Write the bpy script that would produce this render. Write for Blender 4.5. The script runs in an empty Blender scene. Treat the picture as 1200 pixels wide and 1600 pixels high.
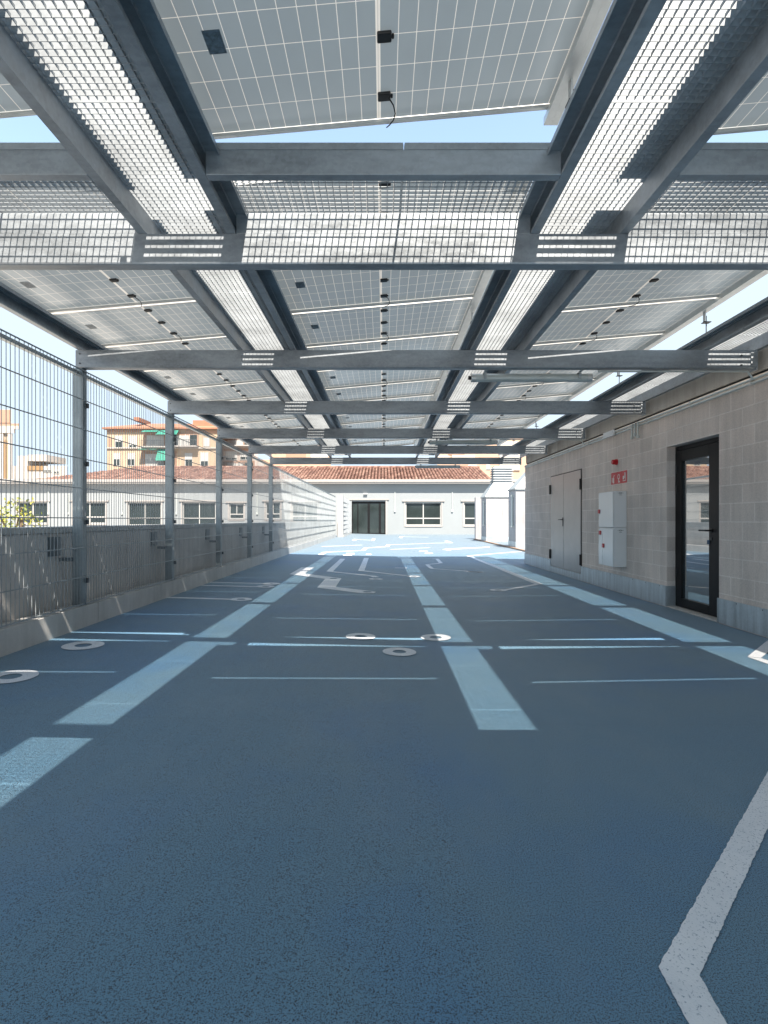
import bpy, math, random
from mathutils import Vector, Matrix
random.seed(7)
S = bpy.context.scene
C = S.collection
R = math.radians
EYE = 1.235
F, U, V = 835.0, 599.0, 813.0

# ------------------------------------------------------------------ helpers
class MB:
    def __init__(s): s.v = []; s.f = []
    def box(s, x0, x1, y0, y1, z0, z1):
        b = len(s.v)
        s.v += [(x0,y0,z0),(x1,y0,z0),(x1,y1,z0),(x0,y1,z0),(x0,y0,z1),(x1,y0,z1),(x1,y1,z1),(x0,y1,z1)]
        s.f += [(b,b+3,b+2,b+1),(b+4,b+5,b+6,b+7),(b,b+1,b+5,b+4),(b+1,b+2,b+6,b+5),(b+2,b+3,b+7,b+6),(b+3,b,b+4,b+7)]
        return s
    def face(s, pts):
        b = len(s.v); s.v += [tuple(p) for p in pts]; s.f.append(tuple(range(b, b+len(pts)))); return s
    def hull(s, bot, top):
        n = len(bot); b = len(s.v); s.v += [tuple(p) for p in bot] + [tuple(p) for p in top]
        s.f.append(tuple(b+i for i in reversed(range(n)))); s.f.append(tuple(b+n+i for i in range(n)))
        for i in range(n):
            j = (i+1) % n; s.f.append((b+i, b+j, b+n+j, b+n+i))
        return s
    def ext(s, prof, axis, a0, a1):
        def P(p, a): return (a,p[0],p[1]) if axis == 'x' else ((p[0],a,p[1]) if axis == 'y' else (p[0],p[1],a))
        return s.hull([P(p,a0) for p in prof], [P(p,a1) for p in prof])
    def tube(s, pts, r, n=8):
        pts = [Vector(p) for p in pts]; b = len(s.v); m = len(pts)
        for i, p in enumerate(pts):
            d = (pts[min(i+1,m-1)] - pts[max(i-1,0)]).normalized()
            up = Vector((0,0,1)) if abs(d.z) < .9 else Vector((1,0,0))
            e1 = d.cross(up).normalized(); e2 = d.cross(e1)
            for k in range(n):
                a = 2*math.pi*k/n + math.pi/n
                s.v.append(tuple(p + e1*(r*math.cos(a)) + e2*(r*math.sin(a))))
        for i in range(m-1):
            for k in range(n):
                l = (k+1) % n
                s.f.append((b+i*n+k, b+i*n+l, b+(i+1)*n+l, b+(i+1)*n+k))
        s.f.append(tuple(b+k for k in reversed(range(n)))); s.f.append(tuple(b+(m-1)*n+k for k in range(n)))
        return s
    def build(s, name, m, parent=None, origin=None, bevel=0, smooth=False, local=False):
        me = bpy.data.meshes.new(name)
        if local: o0 = Vector((0,0,0))
        elif parent is not None: o0 = wloc(parent)
        elif origin is not None: o0 = Vector(origin)
        else:
            xs = [p[0] for p in s.v]; ys = [p[1] for p in s.v]; zs = [p[2] for p in s.v]
            o0 = Vector(((min(xs)+max(xs))/2, (min(ys)+max(ys))/2, min(zs)))
        me.from_pydata([(p[0]-o0.x, p[1]-o0.y, p[2]-o0.z) for p in s.v], [], s.f)
        me.update()
        if smooth:
            for p in me.polygons: p.use_smooth = True
        ob = bpy.data.objects.new(name, me); C.objects.link(ob)
        if m: me.materials.append(m)
        if parent is not None: ob.parent = parent
        elif not local: ob.location = o0
        if bevel:
            bm = ob.modifiers.new('bevel', 'BEVEL'); bm.width = bevel; bm.segments = 2; bm.limit_method = 'ANGLE'; bm.angle_limit = R(40)
        return ob

def wloc(o):
    v = Vector((0,0,0))
    while o is not None: v = v + o.location; o = o.parent
    return v
def tag(o, label=None, cat=None, group=None, kind=None):
    if label: o['label'] = label
    if cat: o['category'] = cat
    if group: o['group'] = group
    if kind: o['kind'] = kind
    return o
def thing(name, loc, label, cat, group=None):
    o = bpy.data.objects.new(name, None); C.objects.link(o); o.location = loc; o.empty_display_size = .1
    return tag(o, label, cat, group)
def copy_tree(o, parent=None):
    c = o.copy(); C.objects.link(c)
    if parent is not None: c.parent = parent
    for ch in list(o.children): copy_tree(ch, c)
    return c
ORD = ['first','second','third','fourth','fifth','sixth','seventh','eighth','ninth','tenth','eleventh','twelfth','thirteenth','fourteenth','fifteenth','sixteenth','seventeenth']

# ------------------------------------------------------------------ materials
def newmat(name):
    m = bpy.data.materials.new(name); m.use_nodes = True
    nt = m.node_tree; b = nt.nodes['Principled BSDF']
    return m, nt, b
def N(nt, typ, **kw):
    n = nt.nodes.new(typ)
    for k, v in kw.items(): setattr(n, k, v)
    return n
def ramp(nt, src, stops):
    r = N(nt, 'ShaderNodeValToRGB'); e = r.color_ramp.elements
    while len(e) < len(stops): e.new(.5)
    for el, (p, c) in zip(e, stops):
        el.position = p; el.color = (*c, 1) if len(c) == 3 else c
    nt.links.new(src, r.inputs[0]); return r.outputs[0]
def noise(nt, vec, scale, detail=3, rough=.55):
    n = N(nt, 'ShaderNodeTexNoise'); n.inputs['Scale'].default_value = scale; n.inputs['Detail'].default_value = detail; n.inputs['Roughness'].default_value = rough
    nt.links.new(vec, n.inputs['Vector']); return n.outputs['Fac']
def wpos(nt): return N(nt, 'ShaderNodeNewGeometry').outputs['Position']
def mapv(nt, vec, sc=(1,1,1), loc=(0,0,0)):
    m = N(nt, 'ShaderNodeMapping'); m.inputs['Scale'].default_value = sc; m.inputs['Location'].default_value = loc
    nt.links.new(vec, m.inputs['Vector']); return m.outputs[0]
def mixc(nt, fac, a, b, mode='MIX'):
    m = N(nt, 'ShaderNodeMix', data_type='RGBA', blend_type=mode)
    for s, i in ((fac,0),(a,6),(b,7)):
        if hasattr(s, 'links') or isinstance(s, bpy.types.NodeSocket): nt.links.new(s, m.inputs[i])
        else: m.inputs[i].default_value = s if i == 0 else (*s, 1)
    return m.outputs[2]
def mth(nt, op, a, b=None, c=None):
    m = N(nt, 'ShaderNodeMath', operation=op)
    for i, s in enumerate((a,b,c)):
        if s is None: continue
        if isinstance(s, bpy.types.NodeSocket): nt.links.new(s, m.inputs[i])
        else: m.inputs[i].default_value = s
    return m.outputs[0]
def bump(nt, b, h, strength=.3, dist=.01):
    n = N(nt, 'ShaderNodeBump'); n.inputs['Strength'].default_value = strength; n.inputs['Distance'].default_value = dist
    nt.links.new(h, n.inputs['Height']); nt.links.new(n.outputs[0], b.inputs['Normal'])

def plain(name, col, rough=.5, metal=0, var=.12, scale=6, spec=.5):
    m, nt, b = newmat(name)
    p = wpos(nt); f = noise(nt, p, scale, 4)
    lo = tuple(c*(1-var) for c in col); hi = tuple(min(1,c*(1+var)) for c in col)
    nt.links.new(ramp(nt, f, [(.3,lo),(.7,hi)]), b.inputs['Base Color'])
    b.inputs['Roughness'].default_value = rough; b.inputs['Metallic'].default_value = metal
    b.inputs['Specular IOR Level'].default_value = spec
    return m
def galv(name, col=(.40,.44,.46), metal=.75, r0=.33, r1=.55, streak=(1,1,1), var=1.0):
    m, nt, b = newmat(name)
    p = wpos(nt); ps = mapv(nt, p, streak)
    f = noise(nt, ps, 2.2, 5, .6); g = noise(nt, ps, 28, 2)
    vo = N(nt, 'ShaderNodeTexVoronoi'); vo.inputs['Scale'].default_value = 55; nt.links.new(p, vo.inputs['Vector'])
    sp = N(nt, 'ShaderNodeSeparateColor'); nt.links.new(vo.outputs['Color'], sp.inputs[0])
    t = mth(nt, 'ADD', mth(nt, 'MULTIPLY', f, .75), mth(nt, 'ADD', mth(nt, 'MULTIPLY', g, .19), mth(nt, 'MULTIPLY', sp.outputs[0], .06)))
    nt.links.new(ramp(nt, t, [(.34,tuple(c*(1-.25*var) for c in col)),(.5,col),(.68,tuple(min(1,c*(1+.25*var)) for c in col))]), b.inputs['Base Color'])
    rs = ramp(nt, noise(nt, mapv(nt,p,(1,1,.6),(5,1,2)), 7, 5, .7), [(.70,(0,0,0)),(.76,(1,1,1))])
    bc = b.inputs['Base Color'].links[0].from_socket
    nt.links.new(mixc(nt, mth(nt,'MULTIPLY',rs,.45), bc, (.26,.15,.085)), b.inputs['Base Color'])
    rr = N(nt, 'ShaderNodeMapRange'); rr.inputs[1].default_value = .35; rr.inputs[2].default_value = .65; rr.inputs[3].default_value = r0; rr.inputs[4].default_value = r1
    nt.links.new(t, rr.inputs[0]); nt.links.new(rr.outputs[0], b.inputs['Roughness'])
    b.inputs['Metallic'].default_value = metal
    bump(nt, b, t, .12, .004)
    return m

GALV = galv('galvanised_steel')
GALV_B = galv('galvanised_beam', (.315,.345,.372), .4, .30, .55, (.30,1,1), 1.5)
GALV_W = galv('galvanised_grating', (.29,.315,.335), .1, .45, .6)
GALV_P = galv('galvanised_post', (.27,.315,.335), .4)
GALV_M = galv('galvanised_wire', (.30,.33,.345), .15, .4, .55)
FLASH = galv('flashing_steel', (.47,.52,.55), .5, .32, .5, (1,6,.6))
ALU = plain('aluminium', (.66,.66,.64), .38, .55, .08, 9)
ROD = plain('dark_rod', (.09,.10,.11), .5, .4)
BLACKP = plain('black_plastic', (.012,.012,.013), .42, 0, .2)
WHITEP = plain('white_cabinet', (.80,.81,.81), .16, 0, .02, 3)
REDP = plain('red_plastic', (.50,.012,.02), .3, 0, .1)
BLACKM = plain('black_frame', (.008,.008,.009), .42, 0, .2, spec=.22)
GREYD = plain('grey_door', (.36,.345,.335), .32, .3, .06, 3)
WHITEF = plain('white_frame', (.38,.38,.37), .4, 0, .04)
CREAM = plain('cream_trim', (.31,.295,.285), .6, 0, .06)
WALLW = plain('white_render', (.24,.262,.276), .85, 0, .03, .7)
PILLW = plain('white_pillar_paint', (.33,.33,.325), .8, 0, .04, 2)
PIPE = plain('conduit_grey', (.55,.59,.57), .4, .3, .08)
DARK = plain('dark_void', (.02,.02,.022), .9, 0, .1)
LEAF = plain('leaf_green', (.16,.20,.03), .6, 0, .5, 3)
LEAFY = plain('leaf_yellow', (.38,.36,.06), .6, 0, .3, 3)
BARK = plain('bark', (.14,.10,.07), .9)
GREENA = plain('green_awning', (.02,.19,.14), .7, 0, .15)
SHUT = plain('white_shutter', (.45,.45,.44), .6, 0, .05)

def m_glass(name, col, rough=.02, mixf=.45):
    m, nt, b = newmat(name)
    b.inputs['Base Color'].default_value = (*col,1); b.inputs['Roughness'].default_value = rough
    b.inputs['Specular IOR Level'].default_value = 1.0; b.inputs['IOR'].default_value = 1.9
    b.inputs['Coat Weight'].default_value = 1; b.inputs['Coat Roughness'].default_value = .01; b.inputs['Coat IOR'].default_value = 2.6
    return m
GLASSD = m_glass('door_glass', (.06,.075,.08))
GLASSW = plain('window_glass', (.022,.030,.030), .06, 0, .25, .8)

def m_floor():
    m, nt, b = newmat('blue_rubber_floor')
    p = wpos(nt)
    big = noise(nt, p, .55, 4, .6); mid = noise(nt, p, 3.5, 3)
    fine = noise(nt, p, 330, 2, .6); fine2 = noise(nt, p, 165, 2, .5)
    base = ramp(nt, big, [(.34,(.076,.200,.320)),(.48,(.098,.218,.326)),(.66,(.046,.182,.370))])
    base = mixc(nt, mth(nt,'MULTIPLY',mid,.35), base, (.105,.212,.268))
    sp = mth(nt, 'ADD', mth(nt,'MULTIPLY',fine,.6), mth(nt,'MULTIPLY',fine2,.4))
    k = ramp(nt, sp, [(.41,(0,0,0)),(.48,(1,1,1))])
    base = mixc(nt, k, (.006,.020,.036), base)
    lt = ramp(nt, noise(nt, mapv(nt,p,(1,1,1),(31,7,3)), 260, 1), [(.66,(0,0,0)),(.74,(1,1,1))])
    base = mixc(nt, mth(nt,'MULTIPLY',lt,.35), base, (.30,.40,.47))
    # casting joint across the deck
    sx = N(nt,'ShaderNodeSeparateXYZ'); nt.links.new(p, sx.inputs[0])
    j = mth(nt,'SUBTRACT',1,mth(nt,'MINIMUM',mth(nt,'MULTIPLY',mth(nt,'ABSOLUTE',mth(nt,'SUBTRACT',sx.outputs[1],3.235)),350),1))
    base = mixc(nt, mth(nt,'MULTIPLY',j,.55), base, (.02,.045,.07))
    dust = ramp(nt, noise(nt, mapv(nt,p,(1,.45,1),(9,2,0)), 1.1, 6, .7), [(.52,(0,0,0)),(.80,(1,1,1))])
    base = mixc(nt, mth(nt,'MULTIPLY',dust,.22), base, (.24,.30,.35))
    # sunlight on the open end of the deck, painted in as a paler tone
    sun_pale = N(nt,'ShaderNodeMapRange'); sun_pale.interpolation_type = 'SMOOTHSTEP'
    sun_pale.inputs[1].default_value = 13; sun_pale.inputs[2].default_value = 24; sun_pale.inputs[3].default_value = 0; sun_pale.inputs[4].default_value = .72
    nt.links.new(mth(nt,'ADD',sx.outputs[1],mth(nt,'MULTIPLY',mth(nt,'SUBTRACT',noise(nt,p,.4,3),.5),8)), sun_pale.inputs[0])
    base = mixc(nt, sun_pale.outputs[0], base, (.135,.165,.185))
    nt.links.new(base, b.inputs['Base Color'])
    b.inputs['Roughness'].default_value = .60; b.inputs['Specular IOR Level'].default_value = .45
    b.inputs['Sheen Weight'].default_value = .22; b.inputs['Sheen Roughness'].default_value = .45; b.inputs['Sheen Tint'].default_value = (1,.97,.93,1)
    bump(nt, b, sp, .55, .006)
    return m
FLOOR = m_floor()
def m_paint():
    m, nt, b = newmat('white_floor_paint')
    p = wpos(nt); f = noise(nt, p, 150, 2, .6); g = noise(nt, p, 4, 3)
    c = ramp(nt, g, [(.3,(.66,.69,.73)),(.7,(.75,.77,.80))])
    c = mixc(nt, ramp(nt, f, [(.33,(1,1,1)),(.40,(0,0,0))]), c, (.24,.31,.38))
    wr = ramp(nt, noise(nt, p, 9, 6, .75), [(.52,(0,0,0)),(.75,(1,1,1))]); c = mixc(nt, mth(nt,'MULTIPLY',wr,.35), c, (.42,.47,.52))
    nt.links.new(c, b.inputs['Base Color']); b.inputs['Roughness'].default_value = .6
    bump(nt, b, f, .4, .004)
    return m
PAINT = m_paint()
def m_block(name, c1, c2, mort, w=.40, h=.2135, z0=2.072, axis='yz', msize=.0075):
    m, nt, b = newmat(name)
    p = wpos(nt); s = N(nt,'ShaderNodeSeparateXYZ'); nt.links.new(p, s.inputs[0])
    cb = N(nt,'ShaderNodeCombineXYZ')
    nt.links.new(s.outputs[1 if axis == 'yz' else 0], cb.inputs[0]); nt.links.new(mth(nt,'ADD',s.outputs[2],h*40-z0), cb.inputs[1])
    br = N(nt,'ShaderNodeTexBrick'); br.offset = .5; br.squash = 1
    nt.links.new(cb.outputs[0], br.inputs['Vector'])
    br.inputs['Scale'].default_value = 1; br.inputs['Brick Width'].default_value = w; br.inputs['Row Height'].default_value = h
    br.inputs['Mortar Size'].default_value = msize; br.inputs['Mortar Smooth'].default_value = .25; br.inputs['Bias'].default_value = 0
    br.inputs['Color1'].default_value = (*c1,1); br.inputs['Color2'].default_value = (*c2,1); br.inputs['Mortar'].default_value = (*mort,1)
    n1 = noise(nt, p, 1.4, 4); n2 = noise(nt, p, 60, 3); n3 = noise(nt, mapv(nt,p,(6,6,.5)), 2, 3)
    k = mth(nt,'ADD',mth(nt,'MULTIPLY',n1,.35),mth(nt,'ADD',mth(nt,'MULTIPLY',n2,.3),mth(nt,'MULTIPLY',n3,.25)))
    kk = ramp(nt, k, [(.3,(.70,.70,.71)),(.6,(1.12,1.12,1.12))])
    nt.links.new(mixc(nt, 1.0, br.outputs['Color'], kk, 'MULTIPLY'), b.inputs['Base Color'])
    b.inputs['Roughness'].default_value = .9
    hgt = mth(nt,'ADD',mth(nt,'MULTIPLY',mth(nt,'SUBTRACT',1,br.outputs['Fac']),.6),mth(nt,'MULTIPLY',n2,.3))
    bump(nt, b, hgt, .5, .006)
    return m
BLOCK = m_block('split_block_wall', (.76,.65,.575), (.68,.59,.525), (.84,.75,.68), msize=.008)
BLOCKX = m_block('pale_block_wall', (.36,.35,.355), (.35,.34,.345), (.39,.38,.385), z0=0, axis='xz')
def m_concrete(name, lo, hi):
    m, nt, b = newmat(name)
    p = wpos(nt); a = noise(nt, p, 1.3, 6, .65); s = noise(nt, mapv(nt,p,(7,7,.7)), 1.6, 4); g = noise(nt, p, 45, 3)
    k = mth(nt,'ADD',mth(nt,'MULTIPLY',a,.5),mth(nt,'ADD',mth(nt,'MULTIPLY',s,.35),mth(nt,'MULTIPLY',g,.15)))
    nt.links.new(ramp(nt, k, [(.34,lo),(.5,tuple((x+y)/2 for x,y in zip(lo,hi))),(.66,hi)]), b.inputs['Base Color'])
    b.inputs['Roughness'].default_value = 1.08; bump(nt, b, g, .3, .004)
    return m
CONC = m_concrete('parapet_concrete', (.44,.42,.40), (.68,.65,.62))
KERBM = m_concrete('kerb_concrete', (.40,.40,.39), (.60,.59,.57))
BANDM = m_concrete('band_concrete', (.30,.27,.235), (.46,.43,.39))
SILLM = m_concrete('threshold_stone', (.38,.36,.33), (.62,.59,.55))

def m_cells():
    m, nt, b = newmat('bifacial_cells')
    tc = N(nt,'ShaderNodeTexCoord').outputs['Object']; s = N(nt,'ShaderNodeSeparateXYZ'); nt.links.new(tc, s.inputs[0])
    x, y = s.outputs[0], s.outputs[1]
    def line(c, pitch, off, w):
        q = mth(nt,'FRACT',mth(nt,'ADD',mth(nt,'DIVIDE',mth(nt,'ADD',c,off),pitch),100))
        d = mth(nt,'MULTIPLY',mth(nt,'ABSOLUTE',mth(nt,'SUBTRACT',q,.5)),pitch)   # .5*pitch at line
        return mth(nt,'GREATER_THAN',d,pitch/2-w/2)
    ax = mth(nt,'SUBTRACT',mth(nt,'ABSOLUTE',x),.009)
    l1 = line(ax, .0847, 0, .0036); l2 = line(y, .1685, 0, .0036)
    edge = mth(nt,'MAXIMUM',mth(nt,'GREATER_THAN',mth(nt,'ABSOLUTE',x),.9415),mth(nt,'GREATER_THAN',mth(nt,'ABSOLUTE',y),.5055))
    l2 = mth(nt,'MULTIPLY',l2,mth(nt,'LESS_THAN',mth(nt,'ABSOLUTE',y),.50))
    ctr = mth(nt,'LESS_THAN',mth(nt,'ABSOLUTE',x),.0095); ctrin = mth(nt,'LESS_THAN',mth(nt,'ABSOLUTE',x),.0035)
    ln = mth(nt,'MAXIMUM',mth(nt,'MAXIMUM',l1,l2),mth(nt,'MAXIMUM',ctr,0))
    p = wpos(nt); f = noise(nt, mapv(nt,p,(1,.35,1)), 3, 3)
    cell = ramp(nt, f, [(.3,(.29,.345,.38)),(.7,(.35,.40,.43))])
    oi = N(nt,'ShaderNodeObjectInfo'); cell = mixc(nt, 1.0, cell, ramp(nt, oi.outputs['Random'], [(0,(.86,.87,.88)),(1,(1.08,1.06,1.03))]), 'MULTIPLY')
    c = mixc(nt, ln, cell, (.90,.86,.80)); c = mixc(nt, mth(nt,'MULTIPLY',ctrin,.4), c, (.3,.3,.3))
    c = mixc(nt, edge, c, (.50,.48,.46))
    nt.links.new(c, b.inputs['Base Color']); b.inputs['Roughness'].default_value = .22; b.inputs['Specular IOR Level'].default_value = .5
    tl = N(nt,'ShaderNodeBsdfTranslucent'); mx = N(nt,'ShaderNodeMixShader')
    nt.links.new(mixc(nt, ln, (.60,.68,.72), (.95,.90,.82)), tl.inputs['Color'])
    nt.links.new(mth(nt,'ADD',.062,mth(nt,'MULTIPLY',ln,.05)), mx.inputs[0])
    nt.links.new(b.outputs[0], mx.inputs[1]); nt.links.new(tl.outputs[0], mx.inputs[2]); nt.links.new(mx.outputs[0], nt.nodes['Material Output'].inputs['Surface'])
    return m
CELLS = m_cells()
STICK = plain('data_sticker', (.16,.20,.23), .5, 0, .4, 60)

def m_tiles():
    m, nt, b = newmat('roof_tiles')
    p = wpos(nt); s = N(nt,'ShaderNodeSeparateXYZ'); nt.links.new(p, s.inputs[0])
    cb = N(nt,'ShaderNodeCombineXYZ')
    nt.links.new(mth(nt,'FLOOR',mth(nt,'DIVIDE',s.outputs[0],.30)), cb.inputs[0]); nt.links.new(mth(nt,'FLOOR',mth(nt,'DIVIDE',s.outputs[1],.45)), cb.inputs[1])
    w = N(nt,'ShaderNodeTexWhiteNoise'); w.noise_dimensions = '2D'; nt.links.new(cb.outputs[0], w.inputs['Vector'])
    f = noise(nt, p, .9, 4)
    k = mth(nt,'ADD',mth(nt,'MULTIPLY',w.outputs[0],.6),mth(nt,'MULTIPLY',f,.4))
    nt.links.new(ramp(nt, k, [(.12,(.085,.045,.036)),(.45,(.17,.092,.072)),(.72,(.23,.135,.105)),(.9,(.34,.24,.19))]), b.inputs['Base Color'])
    b.inputs['Roughness'].default_value = .9
    return m
TILES = m_tiles()
def stucco(name, col, var=.08): return plain(name, col, .9, 0, var, .6)
ORANGE = stucco('orange_stucco', (.40,.305,.215)); ORANGED = stucco('orange_stucco_band', (.33,.205,.145)); ORROOF = stucco('orange_roof', (.30,.145,.09), .15)
PEACH = stucco('peach_stucco', (.43,.30,.22)); PINK = stucco('pale_pink_stucco', (.42,.36,.33)); BEIGE = stucco('beige_stone', (.36,.28,.20)); OCHRE = stucco('ochre_panel', (.28,.18,.09)); PALE = stucco('pale_stucco', (.42,.39,.36))
REDBROWN = stucco('brown_panel', (.22,.11,.075))
GROUND = m_concrete('courtyard_paving', (.30,.28,.25), (.42,.39,.36))

# ------------------------------------------------------------------ floor
def zf(x):
    return 0.0 if x > .3 else min(.0257*(.3-x), .09)
def G(px, py):
    z = 0
    for _ in range(12):
        y = (EYE-z)*F/(py-V); x = (px-U)*y/F; z = zf(x)
    return x, y
fl = MB()
xs = [-3.62,-3.2,-2.5,-1.8,-1.1,-.4,.3,4.0,13.0]; ys = [-6,0,6,16,30,46.9]
for j in range(len(ys)-1):
    for i in range(len(xs)-1):
        fl.face([(xs[i],ys[j],zf(xs[i])),(xs[i+1],ys[j],zf(xs[i+1])),(xs[i+1],ys[j+1],zf(xs[i+1])),(xs[i],ys[j+1],zf(xs[i]))])
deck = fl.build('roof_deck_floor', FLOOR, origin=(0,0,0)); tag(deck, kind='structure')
slab = MB(); slab.box(-3.62,13,-6,46.9,-.6,-.03); slab.build('deck_slab', GROUND, deck)

LIFT = [.0035]
def floor_poly(name, pts, m=PAINT, dz=None, rough=False):
    """flat painted patch, pts in ground x,y; long edges are cut up and slightly ragged"""
    z0 = LIFT[0] if dz is None else dz
    q = []
    n = len(pts)
    for i in range(n):
        a = Vector(pts[i]); b2 = Vector(pts[(i+1)%n]); L = (b2-a).length
        k = max(1, min(90, int(L/(.012 if rough else .25))))
        nrm = Vector((-(b2-a).y, (b2-a).x)).normalized() if L > 0 else Vector((0,0))
        for t in range(k):
            pt = a.lerp(b2, t/k)
            if rough and t: pt = pt + nrm*random.uniform(-.002,.002)
            q.append((pt.x, pt.y, zf(pt.x)+z0))
    mb = MB(); mb.face(q)
    o = mb.build(name, m, deck)
    bm = o.modifiers.new('tri','TRIANGULATE'); bm.ngon_method = 'BEAUTY'
    return o
def floor_line(pxpts, w, name='painted_line'):
    g = [Vector(G(*p)) for p in pxpts]
    mb = MB(); L = []; Rr = []
    for i, p in enumerate(g):
        d = (g[min(i+1,len(g)-1)] - g[max(i-1,0)]).normalized()
        if 0 < i < len(g)-1:
            d1 = (g[i]-g[i-1]).normalized(); d2 = (g[i+1]-g[i]).normalized()
            nn = Vector((-(d1+d2).y,(d1+d2).x)).normalized(); k = 1/max(.45, nn.dot(Vector((-d1.y,d1.x))))
        else: nn = Vector((-d.y,d.x)); k = 1
        L.append(p+nn*w/2*k); Rr.append(p-nn*w/2*k)
    z = LIFT[0]
    for i in range(len(g)-1):
        steps = max(1, int((g[i+1]-g[i]).length/.4))
        for t in range(steps):
            a, b2 = t/steps, (t+1)/steps
            c = [Rr[i].lerp(Rr[i+1],a), Rr[i].lerp(Rr[i+1],b2), L[i].lerp(L[i+1],b2), L[i].lerp(L[i+1],a)]
            mb.face([(v.x,v.y,zf(v.x)+z) for v in c])
    return mb.build(name, PAINT, deck)
def floor_ring(px, py, r, ri=None):
    x, y = G(px,py); ri = r*.40 if ri is None else ri
    mb = MB(); n = 40; LIFT_R = .0055
    for i in range(n):
        a, b2 = 2*math.pi*i/n, 2*math.pi*(i+1)/n
        c = [(x+ri*math.cos(a),y+ri*math.sin(a)),(x+r*math.cos(a),y+r*math.sin(a)),(x+r*math.cos(b2),y+r*math.sin(b2)),(x+ri*math.cos(b2),y+ri*math.sin(b2))]
        mb.face([(p[0],p[1],zf(p[0])+LIFT_R) for p in c])
    return mb.build('painted_ring', PAINT, deck)
def PX(pts): return [G(*p) for p in pts]
# big bent line, near right
floor_poly('painted_line', PX([(1029,1512),(1076,1600),(1100,1645),(1160,1645),(1135,1600),(1093,1526),(1200,1294),(1230,1229),(1230,1152),(1200,1206)]), rough=True)
floor_poly('painted_line', PX([(1168,1026.5),(1189,1028.5),(1221,1001.5),(1198.5,1001.5)]))
floor_poly('painted_line', PX([(1168,1027),(1225,1046.5),(1225,1039.5),(1189,1028.9)]))
for a in ((17,1058,.175),(130,1009,.175),(563.5,995,.158),(680.7,996.5,.158),(624,1019,.158),(376.6,936.8,.16),(415,916.7,.16),(587.5,905,.15),(778.8,922.4,.155),(646.6,900.9,.15)):
    floor_ring(*a)
floor_ring(424,912.3,.16,.03)
floor_line([(253,933.6),(361,936.6)], .10); floor_line([(312,914.8),(402,917)], .10); floor_line([(325,910),(412,912)], .09)
floor_line([(572.5,872),(564.5,891.8),(636,899.6)], .15)
floor_line([(535.8,873.2),(515,893),(583,900.3),(587.5,902)], .15)
def z1(p): return (430+p[0]/6.6667, 860+p[1]/6.6667)
floor_poly('painted_line', PX([z1(p) for p in ((148,250),(272,178),(405,180),(325,228),(315,244),(690,292),(630,382),(1050,432),(1030,448),(900,448),(435,390),(520,298),(250,262))]))
for c in ((607,295),(958,434)):
    x, y = G(*z1(c)); floor_poly('blue_dot', [(x+.075*math.cos(a*.3142),y+.075*math.sin(a*.3142)) for a in range(20)], FLOOR, .0075)
floor_line([(675,873.4),(683,873.4),(689,880),(667,882.3),(674.8,888.6),(752,894.2)], .11)
floor_line([(617,887.5),(636,887.6)], .12); floor_line([(730,893.2),(754,894.2)], .26)
floor_line([(732,868.5),(842,913)], .15); floor_line([(814.5,861.6),(732,868.6)], .13); floor_line([(840,913),(789,922)], .11)
floor_line([(500,867),(508,863),(568,860),(571.7,856.3),(605,854),(606.7,851.3),(703,848)], .17)
for a in ((541,864.3,554,866),(572,865.5,580,867),(655,861,668,862),(664,864,676,865.2),(536,866.6,550,868)):
    floor_poly('painted_patch', PX([(a[0],a[1]),(a[2],a[1]),(a[2],a[3]),(a[0],a[3])]))
floor_poly('painted_line', PX([(691,858.6),(700,857.4),(765,854.5),(765,855.4),(706,858.6),(703,860.4)]))
floor_line([(553,844.5),(555,842.6),(582,844.4),(584,842)], .22); floor_line([(610,858.7),(672,855.7)], .13); floor_line([(697,845.3),(705,848.4)], .22); floor_line([(503,854),(566,851.7)], .13)
floor_line([(626,840.5),(627,838.5),(670,839.5)], .25)

# ------------------------------------------------------------------ ground outside, kerb, parapet
g = MB(); g.face([(-1500,-300,-4.2),(1500,-300,-4.2),(1500,2500,-4.2),(-1500,2500,-4.2)])
tag(g.build('courtyard_ground', GROUND, origin=(0,0,-4.2)), kind='structure')
XK = -3.20
t = thing('kerb', (XK-.1,0,.09), 'long pale concrete kerb along the deck edge under the wire mesh fence', 'kerb')
for y0, y1 in ((-3,6.0),(6.012,12.92),(12.932,20),(20.012,28),(28.012,36)):
    k = MB(); k.box(XK-.2,XK,y0,y1,.03,.318); k.build('kerb_block', KERBM, t, bevel=.006)
k = MB()
k.box(-3.70,-3.46,-3,36.2,-1.2,1.10)
tp = thing('parapet_wall', (-3.58,0,-1.2), 'stained grey concrete parapet wall standing behind the wire mesh fence', 'wall')
k.build('wall', CONC, tp, bevel=.008)
k = MB(); k.box(-3.74,-3.44,-3,36.2,1.102,1.165); k.build('coping', KERBM, tp, bevel=.006)
for yb in (5.72,8.16,10.6,13.05,15.5):
    k = MB(); k.box(-3.462,-3.435,yb-.22,yb-.02,.86,1.06); k.box(-3.436,-3.30,yb-.06,yb-.03,.80,.84); k.build('steel_bracket', galv('bracket_steel',(.16,.19,.21),.5), tp)

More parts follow.
